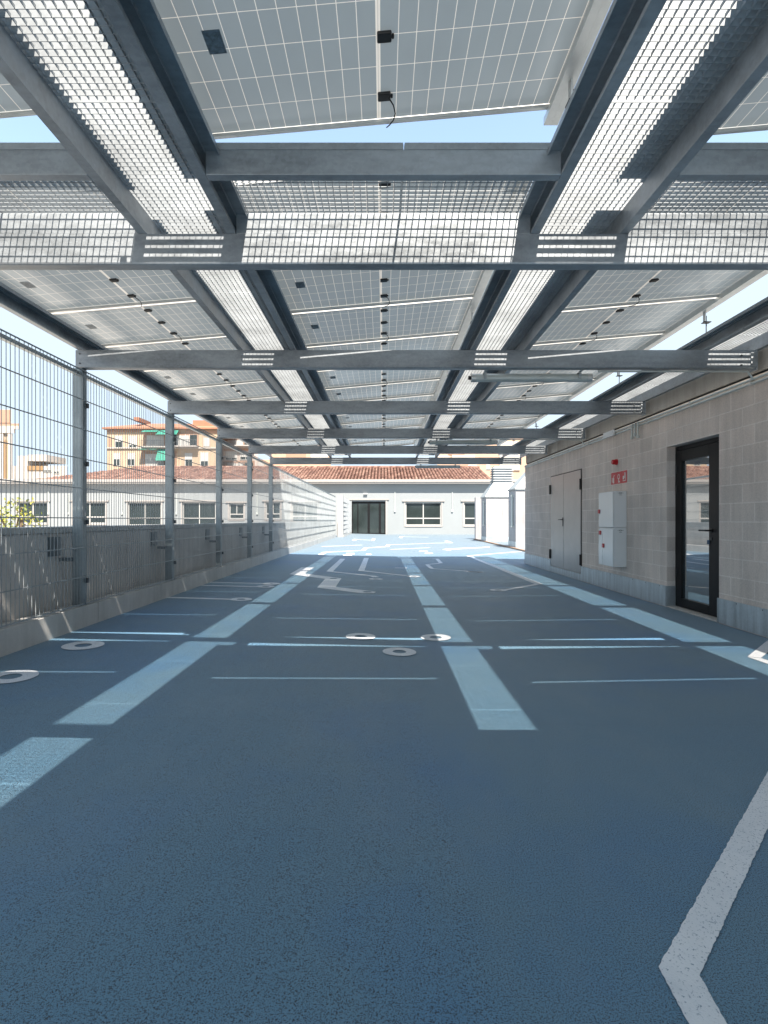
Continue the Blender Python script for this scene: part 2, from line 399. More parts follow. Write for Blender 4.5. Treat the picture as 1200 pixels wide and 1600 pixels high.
# ------------------------------------------------------------------ fence
BY = [1.10,3.40,5.72,8.16,10.60,13.05,15.50]     # cross beams, front faces
fence = thing('mesh_fence', (XK,0,.318), 'tall galvanised wire mesh fence with square posts along the left deck edge', 'fence')
ZB, ZT = 2.865, 3.058
for yb in BY[1:]:
    k = MB(); k.box(-3.325,-3.222,yb-.01,yb+.09,.319,ZB-.002); k.build('fence_post', GALV_P, fence, bevel=.004)
    for zz in (.56,1.19,1.82,2.45):
        k = MB(); k.box(-3.222,-3.195,yb+.055,yb+.085,zz,zz+.05); k.build('clamp', ROD, fence)
zt = EYE+1.60
def wires(y0, y1, step=.0555):
    k = MB(); y = y0
    while y < y1:
        a = random.uniform(-.003,.003)
        k.tube([(XK-.012,y,.33),(XK-.012+a,y+a,zt)], .0034, 4)
        y += step
    for i in range(9):
        z = EYE+1.285-.315*i
        if z > .33: k.box(XK-.009,XK-.001,y0,y1-.02,z-.005,z+.005)
    k.box(XK-.018,XK-.004,y0,y1-.02,.335,.347)
    return k
edges = [1.0]+[b+.04 for b in BY[1:]]+[18,20.5,23,25.5,28,30.5,33,35.9]
for a, b in zip(edges, edges[1:]): wires(a, b).build('mesh_panel', GALV_M, fence)
k = MB(); k.box(-3.262,-3.214,1.0,35.9,zt-.062,zt-.056); k.box(-3.262,-3.256,1.0,35.9,zt-.056,zt-.004); k.build('top_rail', GALV, fence)
k = MB(); k.box(XK-.018,XK-.003,1.0,35.9,zt-.003,zt+.006); k.build('top_wire', GALV, fence)
# far white pillar and short return fence
t = thing('end_pillar', (-2.95,37,.05), 'white rendered pillar at the far end of the wire mesh fence', 'pillar')
k = MB(); k.box(-3.2,-2.78,36.8,37.2,.03,EYE+1.74); k.build('shaft', PILLW, t, bevel=.01)
k = MB(); k.box(-3.12,-2.90,36.6,36.79,.03,EYE+.0); k.build('base_box', PILLW, t, bevel=.01)
f2 = thing('short_mesh_fence', (-2.78,37.2,.05), 'short length of wire mesh fence between white pillar and white building', 'fence')
k = MB(); y = 37.25
while y < 46.4:
    k.tube([(-2.78+(y-37.2)*.003,y,.25),(-2.78+(y-37.2)*.003,y,EYE+1.62)], .004, 4); y += .055
for i in range(8): k.box(-2.785,-2.765,37.22,46.4,EYE+1.28-.315*i-.01,EYE+1.28-.315*i+.01)
k.build('mesh_panel', GALV_W, f2)
k = MB(); k.box(-2.9,-2.76,37.22,46.4,.03,.26); k.build('kerb_block', KERBM, f2)

# ------------------------------------------------------------------ canopy steel
HL = 1.823; ZL = EYE+HL           # underside of the purlins
HG = 1.957; ZG = EYE+HG           # grating level
XR = 3.99
names = ['directly over the viewer, just out of sight', 'nearest in view, its wide face striped by sunlight', 'second in view, meeting the first fence post', 'third in view, ending by the wall junction box', 'fourth in view, ending above the grey metal door', 'fifth in view, second from the far end', 'farthest of all, in front of the tiled roof']
for i, yb in enumerate(BY):
    t = thing('cross_beam', ((XR-3.295)/2, yb, ZB), 'galvanised steel cross beam '+names[i], 'beam', 'cross beams spanning from fence to block wall')
    k = MB(); r = .012
    prof = [(yb,ZT),(yb+.08,ZT),(yb+.08,ZB),(yb+r,ZB-.0),(yb+.004,ZB+.004),(yb,ZB+r)]
    k.ext(prof, 'x', -3.295, XR); k.build('web', GALV_B, t)
    k = MB(); k.box(XR,XR+.012,yb-.012,yb+.10,ZB-.02,ZT+.01); k.box(XR-.06,XR,yb-.0115,yb-.001,ZB+.02,ZT-.03); k.build('end_plate', GALV_W, t)
    k = MB()
    for zz in (ZB+.05,ZT-.04): k.tube([(-3.25,yb-.006,zz),(-3.25,yb,zz)],.009,8); k.tube([(XR-.16,yb-.01,zz-.02),(XR-.16,yb,zz-.02)],.011,6)
    k.build('bolt', ROD, t)
Y0, Y1 = -3.0, 15.62
PER = 2.494
def purlin(name, xw, side, label, wide=.13):
    """C channel: web at xw, flanges pointing to side"""
    k = MB(); w = .055*side; h = ZG-ZL-.001; e = .004
    def bx(a, b, z0, z1): k.box(min(a,b),max(a,b),Y0,Y1,z0,z1)
    bx(xw, xw+e*side, ZL+.001, ZL+h)
    bx(xw+e*side, xw+w, ZL+.001, ZL+.006); bx(xw+e*side, xw+w, ZL+h-.005, ZL+h)
    bx(xw+w-e*side, xw+w, ZL+.006, ZL+.022); bx(xw+w-e*side, xw+w, ZL+h-.021, ZL+h-.005)
    if wide:
        bx(xw+w+.001*side, xw+wide*side, ZL+h-.006, ZL+h); bx(xw+wide*side-.004*side, xw+wide*side, ZL+h-.03, ZL+h-.006)
    return tag(k.build(name, GALV_B), label, 'beam', 'long steel beams running away under the solar panels')
purlin('long_beam', -3.27, 1, 'long galvanised channel beam nearest the wire mesh fence')
purlin('long_beam', -1.505, -1, 'long galvanised beam left of the left-hand grating strip', 0)
purlin('long_beam', -.995, 1, 'long galvanised channel beam between left-hand grating strip and middle panel row')
purlin('long_beam', .995, -1, 'long galvanised channel beam between middle panel row and right-hand grating strip')
purlin('long_beam', 1.505, 1, 'long galvanised beam right of the right-hand grating strip', 0)
purlin('long_beam', PER+.995, -1, 'long galvanised channel beam under the gap of open sky by the block wall')
purlin('long_beam', 3.985, 1, 'long galvanised beam nearest the block wall', 0)
# short transoms carrying the walkway
for bay, (xa, xb) in {'left':(-3.214,-1.562),'middle':(-.939,.939),'right':(1.562,3.433)}.items():
    for yy, w in ((2.82,'edge nearest the viewer'),(3.405,'edge above the sunlit cross beam')):
        k = MB(); k.box(xa,xb,yy,yy+.055,ZL+.001,ZG-.001)
        tag(k.build('transom', GALV_B, bevel=.004), 'short steel transom carrying the %s grating walkway along its %s' % (bay, w), 'beam', 'short transoms under the crosswise walkway')

# gratings
def strip_mesh():
    k = MB(); w, L, n = .56, 1.044, 30
    p = L/n
    for i in range(n): k.box(-w/2,w/2,i*p+.003,i*p+.006,0,.031)
    nx = 14
    for j in range(nx+1): 
        x = -w/2+w*j/nx; k.box(x-.0012,x+.0012,.002,L-.004,.0,.014)
    return k
proto = None
starts = [-1.70+1.05*i for i in range(17)]
for xc, nm in ((-1.25,'left-hand'),(1.25,'right-hand'),(PER+1.25,'far right')):
    for i, y in enumerate(starts):
        if y+1.05 < 1.12 and nm == 'right-hand': continue
        if i > 16: continue
        if proto is None: o = proto = strip_mesh().build('grating_panel', GALV_W, local=True)
        else: o = proto.copy(); C.objects.link(o)
        o.location = (xc, y, ZG)
        where = {'left-hand':'strip left of the middle panels','right-hand':'strip right of the middle panels','far right':'strip beside the block wall'}[nm]
        tag(o, 'steel grating panel, %s from the viewer in the %s' % (ORD[i], where), 'grating', 'grating panels in the long bright strips')
# unseen sheet added to block sun over the right-hand strip
k = MB(); k.box(.97,1.53,-3.0,1.09,ZG,ZG+.03); tag(k.build('added_sun_blocker', GALV), 'added unseen sheet blocking sun over the right-hand grating strip, behind the viewer', 'cover')
# walkway gratings
def walk_mesh(w, L):
    k = MB(); n = round(w/.0405)
    for i in range(n+1): x = -w/2+w*i/n; k.box(x-.0014,x+.0014,0,L,0,.030)
    m = round(L/.0385)
    for j in range(m+1): y = .003+(L-.006)*j/m; k.box(-w/2,w/2,y-.002,y+.002,.0005,.005)
    k.box(-w/2,w/2,-.005,-.0005,-.001,.036); k.box(-w/2,w/2,L+.0005,L+.004,-.0,.034)
    return k
for bay, pcs in {'left':((-3.214,-2.43),(-2.425,-1.562)),'middle':((-.939,.105),(.112,.939)),'right':((1.562,2.50),(2.506,3.433))}.items():
    for i, (xa, xb) in enumerate(pcs):
        o = walk_mesh(xb-xa,.635).build('walkway_grating', GALV_W, local=True); o.location = ((xa+xb)/2,2.824,ZG)
        tag(o, 'open crosswise walkway grating, %s half of the %s bay' % (('left','right')[i], bay), 'grating', 'walkway gratings above the sunlit cross beam')

# ------------------------------------------------------------------ solar panels
TILT = R(5.1); HC = 2.227
def make_panel():
    root = thing('solar_panel', (0,0,0), None, None)
    hx, hy = .962, .5123
    k = MB(); k.face([(-hx+.004,-hy+.004,-.003),(-hx+.004,hy-.004,-.003),(hx-.004,hy-.004,-.003),(hx-.004,-hy+.004,-.003)]); k.build('cell_sheet', CELLS, root, local=True)
    k = MB()
    for sx in (-1,1):
        a, b = sorted((sx*hx, sx*(hx-.003))); k.box(a,b,-hy,hy,-.035,.002)
        a, b = sorted((sx*(hx-.003), sx*(hx-.028))); k.box(a,b,-hy,hy,-.035,-.032)
    for sy in (-1,1):
        a, b = sorted((sy*hy, sy*(hy-.003))); k.box(-hx+.003,hx-.003,a,b,-.035,.002)
        a, b = sorted((sy*(hy-.003), sy*(hy-.022))); k.box(-hx+.028,hx-.028,a,b,-.035,-.032)
    k.build('frame', ALU, root, local=True)
    for d in (-.345,0,.345):
        k = MB(); k.box(-.005,.062,d-.026,d+.026,-.021,-.0045); k.box(.062,.074,d-.012,d+.012,-.019,-.007); jb = k.build('junction_box', BLACKP, root, local=True, bevel=.005)
    k = MB(); k.tube([(.05,.345,-.018),(.075,.38,-.035),(.085,.42,-.05),(.075,.46,-.055),(.055,.50,-.05),(.04,.53,-.04)],.0035,6); k.build('cable', BLACKP, root, local=True, smooth=True)
    k = MB(); k.box(-.78,-.70,-.10,.02,-.0058,-.0045); k.build('data_label', STICK, root, local=True)
    return root
pan = None
cols = ((-PER,'row nearest the fence'),(0,'middle row'),(PER,'row nearest the wall'))
for xc, nm in cols:
    mids = [1.392-1.030*i for i in range(1,4)][::-1] + [1.392, 2.45] + [3.879+1.058*i for i in range(12)]
    far = 0
    for j, ym in enumerate(mids):
        if pan is None: o = pan = make_panel()
        else: o = copy_tree(pan)
        o.location = (xc-.025, ym, EYE+HC); o.rotation_euler = (0,-TILT,0)
        if j < 5:
            lb = ('grey-blue solar panel just before the crosswise walkway, %s' if j == 4 else 'grey-blue solar panel over the viewer, '+('one','two','three','four')[3-j]+' before the nearest seen, %s') % nm
        else: lb = 'grey-blue solar panel, %s beyond the crosswise walkway, %s' % (ORD[j-5], nm)
        tag(o, lb, 'solar panel', 'solar panels forming the canopy')
# rails that carry the panels
def hp(xr): return EYE+HC+xr*math.tan(TILT)-.036
for xc, nm in cols:
    for (ya, yb, seg) in ((-2.6,3.02,'nearer'),(3.33,16.0,'farther')):
        hi = hp(.925)
        t = thing('support_rail', (xc+.925,ya,hi-.05), 'aluminium rail on threaded rods, high edge of %s panels, %s' % (seg,nm), 'rail', 'rails under the solar panels')
        k = MB(); k.box(xc+.905,xc+.945,ya,yb,hi-.042,hi-.001); k.box(xc+.9455,xc+.985,ya,yb,hi-.042,hi-.036); (k.box(xc+.9855,xc+1.06,ya,yb,hi-.042,hi-.036) if xc < -1 else None); k.build('rail', ALU, t)  # extra lip on the fence-side row added to trim sun on the left strip
        y = ya+ (5.5 if seg == 'nearer' else .75)
        ysup = [2.75] if seg == 'nearer' else [3.62+1.058*2*q for q in range(6)]
        if seg == 'nearer': ysup = [.3, 2.72]
        for ys_ in ysup:
            k = MB(); k.tube([(xc+.972,ys_,ZG),(xc+.972,ys_,hi-.08)],.006,8); k.build('rod', ROD, t)
            k = MB(); k.box(xc+.935,xc+1.01,ys_-.03,ys_+.03,hi-.155,hi-.147); k.build('plate', BLACKP, t)
            k = MB(); k.box(xc+.948,xc+.958,ys_-.02,ys_+.02,hi-.146,hi-.002); k.build('hanger', ALU, t)
        lo = hp(-.90)
        t = thing('support_rail', (xc-.90,ya,lo-.05), 'aluminium rail and added light-stop tray under low edge of %s panels, %s' % (seg,nm), 'rail', 'rails under the solar panels')
        k = MB(); k.box(xc-.985,xc-.95,ya,yb,lo-.045,lo-.006); k.build('rail', ALU, t)
        k = MB(); k.box(xc-1.125,xc-.935,ya,yb,lo-.060,lo-.05); k.box(xc-1.125,xc-1.115,ya,yb,lo-.05,lo-.01); k.build('light_stop_tray', ALU, t)  # wide tray added to stop sun leaking past the low panel ends
        y = ya+.5
        while y < yb:
            k = MB(); k.box(xc-1.01,xc-.986,y,y+.04,lo-.049,lo-.0); k.build('clip', ALU, t); y += 1.058*2

# ------------------------------------------------------------------ tube lights and conduits under the beams
for i, (bi, xa, xb) in enumerate(((2,.97,2.30),(4,.93,2.30),(6,.95,2.25))):
    y = BY[bi]+.19; z = ZB-.01
    t = thing('tube_light', ((xa+xb)/2,y,z-.06), ('grey tubular light fixed under the second cross beam in view','grey tubular light fixed under the fourth cross beam in view','grey tubular light fixed under the farthest cross beam')[i], 'light', 'tubular lights under the cross beams')
    k = MB(); k.tube([(xa+.05,y,z-.045),(xb-.05,y,z-.045)],.045,20); k.build('tube', PIPE, t, smooth=False)
    for xx in (xa,xb-.05):
        k = MB(); k.tube([(xx,y,z-.045),(xx+.05,y,z-.045)],.047,20); k.build('end_cap', ALU, t)
    k = MB(); k.tube([(xa-.03,y,z-.045),(xa,y,z-.045)],.022,10); k.build('plug', BLACKP, t)
    for xx in (xa+.13,xb-.16):
        k = MB(); k.box(xx,xx+.03,y-.05,y+.05,z-.002,z+.006); k.box(xx,xx+.03,y-.056,y-.05,z-.07,z+.006); k.box(xx,xx+.03,y-.11,y-.05,z+.007,z+.011); k.build('bracket', GALV, t)
for bi, w in ((2,'second'),(4,'fourth')):
    yb = BY[bi]; k = MB(); k.tube([(2.32,yb+.05,ZB-.022),(3.6,yb+.05,ZB-.022),(3.93,yb+.05,ZB-.022),(3.99,yb+.05,ZB-.10)],.011,8)
    tag(k.build('cable_conduit', PIPE), 'thin grey cable conduit under the right end of the %s cross beam in view' % w, 'conduit', 'conduits under cross beams')

# ------------------------------------------------------------------ block wall building on the right
XW = 4.03; YE = 15.2
B = thing('block_building', (XW+2.5,8,0), 'grey-pink concrete block building with steel flashing along its base, right side', 'building')
def seg(y0,y1,z0,z1): 
    k.box(XW,XW+.22,y0,y1,z0,z1)
k = MB()
DO0, DO1, DT = 6.415, 7.60, 2.275
MO0, MO1, MT = 10.84, 12.86, 2.29
seg(-3,DO0,0,2.80); seg(DO0,DO1,DT,2.80); seg(DO1,MO0,0,2.80); seg(MO0,MO1,MT,2.80); seg(MO0,MO1,0,.145); seg(MO1,YE,0,2.80)
k.build('wall', BLOCK, B)
k = MB(); k.box(XW+.225,XW+5.5,-3,YE-.003,0,2.95); k.build('core', BANDM, B)
k = MB(); k.box(XW+.05,XW+.222,-3,YE-.01,2.802,2.84); k.build('shadow_gap', DARK, B)
k = MB(); k.box(XW+.03,XW+.40,-3,YE+.02,2.842,3.09); k.build('parapet_band', BANDM, B, bevel=.006)
for y0, y1 in ((-3,3.4),(3.404,DO0-.012),(DO1+.012,9.7),(9.704,MO0+.02),(MO1-.02,YE)):
    k = MB(); k.box(XW-.016,XW-.002,y0,y1,.012,.302); fo = k.build('flashing', FLASH, B)
    k = MB(); yy = y0+.15
    while yy < y1: k.tube([(XW-.021,yy,.285),(XW-.016,yy,.285)],.006,6); yy += .42
    k.build('screw', ROD, fo)
k = MB(); k.box(XW-.012,XW-.001,MO0+.021,MO1-.021,.008,.143); k.build('flashing', FLASH, B)
for y0, y1 in ((DO1-.014,DO1-.002),(DO0+.002,DO0+.014)):
    k = MB(); k.box(XW-.016,XW+.118,y0,y1,.012,.302); k.build('flashing', FLASH, B)
k = MB(); k.box(XW+.0,XW+.21,DO0+.016,DO1-.016,.004,.022); k.build('threshold', SILLM, B)
# glazed door
XD = XW+.12
d = thing('glass_door', (XD+.03,(DO0+DO1)/2,.024), None, None); d.parent = B; d.location = Vector(d.location)-B.location
k = MB()
k.box(XD,XD+.07,DO1-.055,DO1-.002,.024,DT-.004); k.box(XD,XD+.07,DO0+.002,DO0+.055,.024,DT-.004); k.box(XD,XD+.07,DO0+.056,DO1-.056,DT-.06,DT-.004)
k.build('door_frame', BLACKM, d, bevel=.003)
L0, L1 = DO0+.062, DO1-.062; gz0, gz1 = .15, 2.06
k = MB(); gy0, gy1 = 6.80, 7.43
k.box(XD-.008,XD+.06,L0+.06,gy0,.03,DT-.066); k.box(XD-.008,XD+.06,gy1,L1,.03,DT-.066); k.box(XD-.008,XD+.06,gy0+.001,gy1-.001,.03,gz0); k.box(XD-.008,XD+.06,gy0+.001,gy1-.001,gz1,DT-.066)
k.box(XD+.002,XD+.06,L0,L0+.055,.03,DT-.066)
k.build('door_leaf', BLACKM, d, bevel=.003)
k = MB(); k.box(XD+.02,XD+.03,gy0,gy1,gz0,gz1); k.build('glass', GLASSD, d)
k = MB(); hy = 6.75; k.tube([(XD-.008,hy,1.105),(XD-.06,hy,1.105),(XD-.066,hy+.02,1.105),(XD-.066,hy+.16,1.105)],.011,10); k.tube([(XD-.016,hy,1.105),(XD-.008,hy,1.105)],.028,14); k.tube([(XD-.014,hy,1.0),(XD-.008,hy,1.0)],.024,14)
k.build('handle', BLACKP, d)
k = MB(); k.box(XD-.02,XD-.016,hy+.02,hy+.07,.93,.985); k.build('key_tag', plain('blue_tag',(.02,.09,.18),.4), d)
for zz in (.45,1.62,1.9):
    k = MB(); k.tube([(XD-.012,DO1-.062,zz),(XD-.012,DO1-.062,zz+.11)],.012,8); k.build('hinge', BLACKP, d)
# two-leaf grey steel door
d = thing('metal_door', (XW,(MO0+MO1)/2,.147), None, None); d.parent = B; d.location = Vector(d.location)-B.location
k = MB(); k.box(XW-.004,XW+.05,MO0+.003,MO0+.06,.148,MT-.003); k.box(XW+.004,XW+.05,MO1-.02,MO1-.003,.148,MT-.003); k.box(XW+.004,XW+.05,MO0+.061,MO1-.021,MT-.02,MT-.003); k.build('door_frame', BLACKM, d)
for y0, y1 in ((MO0+.064,11.92),(11.932,MO1-.022)):
    k = MB(); k.box(XW-.008,XW+.045,y0,y1,.15,MT-.022); k.build('door_leaf', GREYD, d, bevel=.004)
k = MB(); k.box(XW-.016,XW-.008,11.95,11.99,1.10,1.30); k.tube([(XW-.016,11.97,1.25),(XW-.06,11.97,1.25),(XW-.064,11.98,1.25),(XW-.064,12.12,1.25)],.010,8); k.build('handle', BLACKP, d)
for yy in (MO1-.004,MO0+.035):
    for zz in (.32,1.86):
        k = MB(); k.tube([(XW-.022,yy,zz),(XW-.022,yy,zz+.22)],.022,10); k.build('hinge', BLACKP, d)

# fire cabinet
X0 = 3.80
fc = thing('fire_hose_cabinet', (XW-.1,9.14,.46), 'white glossy two-part fire hose cabinet with red latches on the block wall', 'cabinet')
k = MB(); k.box(X0+.02,XW-.001,8.845,9.44,1.112,1.72); k.build('upper_box', WHITEP, fc, bevel=.006)
k = MB(); k.box(X0+.02,XW-.001,8.845,9.44,.46,1.108); k.build('lower_box', WHITEP, fc, bevel=.006)
k = MB(); k.box(X0,X0+.017,8.85,9.435,1.117,1.715); k.build('door', WHITEP, fc, bevel=.004)
k = MB(); k.box(X0,X0+.017,8.85,9.27,.466,1.09); k.build('door', WHITEP, fc, bevel=.004)
k = MB(); k.box(X0,X0+.017,9.276,9.435,.466,1.09); k.build('door', WHITEP, fc, bevel=.004)
for yy, zz in ((9.40,1.39),(9.36,1.02),(9.22,.80)):
    k = MB(); k.box(X0-.018,X0-.001,yy-.035,yy+.035,zz-.035,zz+.035); k.build('latch', REDP, fc, bevel=.004)
INK = plain('dark_ink', (.10,.13,.13), .5)
for zz in (1.685,1.065):
    k = MB(); yy = 8.8405; xm = (X0+XW)/2+.01
    k.box(xm-.05,xm+.05,yy,yy+.003,zz,zz+.004)
    for a in range(20):
        b0, b1 = 2*math.pi*a/20, 2*math.pi*(a+1)/20
        k.face([(xm+.024*math.cos(b0),yy,zz+.002+.014*math.sin(b0)),(xm+.024*math.cos(b1),yy,zz+.002+.014*math.sin(b1)),(xm+.019*math.cos(b1),yy,zz+.002+.010*math.sin(b1)),(xm+.019*math.cos(b0),yy,zz+.002+.010*math.sin(b0))])
    k.box(xm-.022,xm+.022,yy,yy+.003,zz-.032,zz-.027)
    k.build('emblem', INK, fc)
# alarm
al = thing('fire_alarm_sounder', (XW,9.22,2.24), 'round red fire alarm sounder on the block wall above the sign', 'alarm')
k = MB(); k.tube([(XW-.001,9.22,2.24),(XW-.03,9.22,2.24)],.05,20); k.build('base', REDP, al)
k = MB(); k.tube([(XW-.03,9.22,2.24),(XW-.075,9.22,2.24),(XW-.085,9.22,2.24)],.042,20); k.build('dome', REDP, al, bevel=.008)
# sign: three red squares with pictograms
SIGNW = plain('sign_pictogram', (.72,.66,.62), .5, 0, .05); SIGNR = plain('sign_red', (.55,.03,.04), .45, 0, .1)
y0s, y1s = 8.83, 9.45; zb, ztp = 1.862, 2.066
for i, (lab) in enumerate(('right-hand red fire sign above the white cabinet, hose reel symbol','middle red fire sign above the white cabinet, alarm symbol','left-hand red fire sign above the white cabinet, extinguisher symbol')):
    w = (y1s-y0s)/3; a = y0s+w*i+.006; b = a+w-.012; m = (a+b)/2
    t = thing('fire_sign', (XW,m,zb), lab, 'sign', 'red fire signs in a row')
    k = MB(); k.box(XW-.005,XW-.0005,a,b,zb,ztp); k.build('plate', SIGNR, t)
    k = MB(); xs_ = XW-.0065
    def q(y_a,y_b,z_a,z_b): k.box(xs_,xs_+.001,y_a,y_b,z_a,z_b)
    if i == 2: q(m-.028,m+.028,zb+.02,zb+.11); q(m-.012,m+.012,zb+.112,zb+.14); q(m-.05,m-.012,zb+.142,zb+.155); q(m+.045,m+.06,zb+.04,zb+.12)
    elif i == 1:
        for an in range(16):
            b0, b1 = math.pi*2*an/16, math.pi*2*(an+1)/16
            k.face([(xs_,m+.045*math.cos(b1),zb+.12+.045*math.sin(b1)),(xs_,m+.045*math.cos(b0),zb+.12+.045*math.sin(b0)),(xs_,m+.028*math.cos(b0),zb+.12+.028*math.sin(b0)),(xs_,m+.028*math.cos(b1),zb+.12+.028*math.sin(b1))])
        q(m-.05,m+.02,zb+.02,zb+.045); q(m-.012,m+.012,zb+.046,zb+.075)
    else:
        q(m-.06,m-.045,zb+.03,zb+.17); q(m-.04,m+.05,zb+.03,zb+.045); q(m+.0,m+.05,zb+.06,zb+.12); q(m-.03,m-.008,zb+.08,zb+.175)
    k.build('pictogram', SIGNW, t)
# conduits on the wall
for zz, lab in ((2.765,'upper of the two grey conduit pipes along the block wall'),(2.722,'lower of the two grey conduit pipes along the block wall')):
    k = MB(); k.tube([(XW-.028,-2.5,zz),(XW-.028,YE-.05,zz)],.0135,10)
    t = thing('conduit_pipe', (XW-.028,6,zz), lab, 'pipe', 'conduit pipes along the block wall'); k.build('pipe', PIPE, t, smooth=True)
    k = MB(); y = 1.2
    while y < YE: k.box(XW-.044,XW-.001,y,y+.025,zz-.0175,zz+.0175); y += 1.15
    k.build('clip', ALU, t)
k = MB(); k.box(XW-.075,XW-.045,9.2,9.62,2.70,2.80); tag(k.build('cable_box', WHITEP, bevel=.006), 'small white cable box on the conduits above the red alarm', 'box')
k = MB()
for dy, l in ((0,.17),(.10,.13),(.19,.16)):
    y = 8.35+dy; k.tube([(XW-.05,y,2.775),(XW-.055,y,2.70),(XW-.05,y+.01,2.77-l-.03)],.014,8); k.tube([(XW-.05,y+.01,2.77-l-.03),(XW-.05,y+.01,2.77-l-.075)],.024,8)
tag(k.build('cable_gland_cluster', PIPE), 'three dangling grey cable glands under the conduits on the block wall', 'cable ends')

# ------------------------------------------------------------------ white building at the end
YB = 46.9; S_ = YB/F
def bx_(px): return (px-U)*S_
def bz_(py): return EYE+(V-py)*S_
W = thing('white_building', (-8,YB+4,0), 'long single-storey white building with terracotta tiled roof across the far end', 'building')
wins = [(27,74,784,818,2),(114,165,784,818,2),(200,252,784,821,2),(285,337,784,821,2),(358,381,786,811,1),(415,438,784,811,1),(456,497,785,816,2),(633.5,689.5,784,821,2),(725,781,784,821,2)]
door = (549.5,602.5,783.5,835)
xl, xr = -34.5, 13.0; ztop = bz_(756)
k = MB()
ops = sorted([(bx_(a),bx_(b),bz_(d),bz_(c)) for a,b,c,d,_ in wins] + [(bx_(door[0]),bx_(door[1]),-.0,bz_(door[2]))])
cur = xl
for a, b, z0, z1 in ops:
    k.box(cur,a,YB,YB+.3,-4.2,ztop); k.box(a,b,YB,YB+.3,z1,ztop)
    if z0 > .1: k.box(a,b,YB,YB+.3,-4.2,z0)
    cur = b
k.box(cur,xr,YB,YB+.3,-4.2,ztop); k.build('wall', WALLW, W)
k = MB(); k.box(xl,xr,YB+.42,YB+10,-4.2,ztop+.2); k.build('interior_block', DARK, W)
k = MB(); k.box(-4.2,-2.0,YB-.5,YB-.001,-.6,.0) ; 
k = MB(); k.box(xl-.4,xr,YB-.52,YB+.1,ztop+.001,ztop+.13); k.box(xl-.4,xr,YB-.58,YB-.45,ztop+.132,ztop+.36); k.build('eave', CREAM, W)
for a,b,c,d,n in wins:
    x0,x1,z0,z1 = bx_(a),bx_(b),bz_(d),bz_(c); y = YB+.10
    w = thing('window', ((x0+x1)/2,YB,z0), None, None); w.parent = W; w.location = Vector(w.location)-W.location
    k = MB(); e = .11; k.box(x0-.28,x1+.28,YB-.10,YB-.002,z1+.02,z1+.14); k.box(x0-.12,x0,YB-.03,YB-.002,z0-.12,z1+.018); k.box(x1,x1+.12,YB-.03,YB-.002,z0-.12,z1+.018); k.box(x0,x1,YB-.05,YB-.002,z0-.13,z0-.01); k.build('surround', CREAM, w)
    k = MB(); f = .09
    k.box(x0,x0+f,y,y+.08,z0,z1); k.box(x1-f,x1,y,y+.08,z0,z1); k.box(x0+f,x1-f,y,y+.08,z1-.13,z1); k.box(x0+f,x1-f,y,y+.08,z0,z0+f)
    zm = z0+(z1-z0)*.30; k.box(x0+f,x1-f,y,y+.08,zm-.05,zm+.05)
    if n == 2: xm = (x0+x1)/2; k.box(xm-.045,xm+.045,y-.005,y+.08,z0+f,zm-.05); k.box(xm-.045,xm+.045,y-.005,y+.08,zm+.05,z1-.13)
    else: xm = (x0+x1)/2; k.box(xm-.04,xm+.04,y-.005,y+.08,zm+.05,z1-.13)
    k.build('frame', WHITEF, w)
    k = MB(); k.box(x0+.02,x1-.02,y+.04,y+.05,z0+.02,z1-.02); k.build('pane', GLASSW, w)
x0,x1,z1 = bx_(door[0]),bx_(door[1]),bz_(door[2])
w = thing('entrance_door', ((x0+x1)/2,YB,0), None, None); w.parent = W; w.location = Vector(w.location)-W.location
k = MB(); k.box(x0-.05,x0,YB-.04,YB-.002,0,z1+.12); k.box(x1,x1+.14,YB-.04,YB-.002,0,z1+.12); k.box(x0-.25,x1+.3,YB-.08,YB-.002,z1+.122,z1+.22); k.build('surround', CREAM, w)
k = MB(); y = YB+.1
for fx in (0,.165,.47,.80,.97): 
    xa = x0+(x1-x0)*fx; k.box(xa,xa+.09+(.10 if fx in (.47,.80) else 0),y,y+.08,.02,z1)
k.box(x0,x1,y+.003,y+.077,z1-.14,z1-.001); k.box(x0,x1,y+.003,y+.077,.0,.12); k.build('frame', BLACKM, w)
k = MB(); k.box(x0+.02,x1-.02,y+.04,y+.05,.03,z1-.02); k.build('pane', GLASSW, w)
for px, y0, y1 in ((617,769,796),(706.5,769,796),(76,768,800),(107,772,800),(191,770,800),(276,772,800),(345,770,800),(402,769,800)):
    k = MB(); x = bx_(px); k.tube([(x,YB-.05,bz_(y0)),(x,YB-.05,bz_(y1))],.035,6); k.box(x-.07,x+.07,YB-.10,YB-.002,bz_(y1)-.22,bz_(y1)); k.build('hanging_bracket', PIPE, W)
k = MB(); k.box(bx_(568),bx_(574),YB-.18,YB-.002,bz_(772.5),bz_(771)); k.build('wall_lamp', ALU, W)
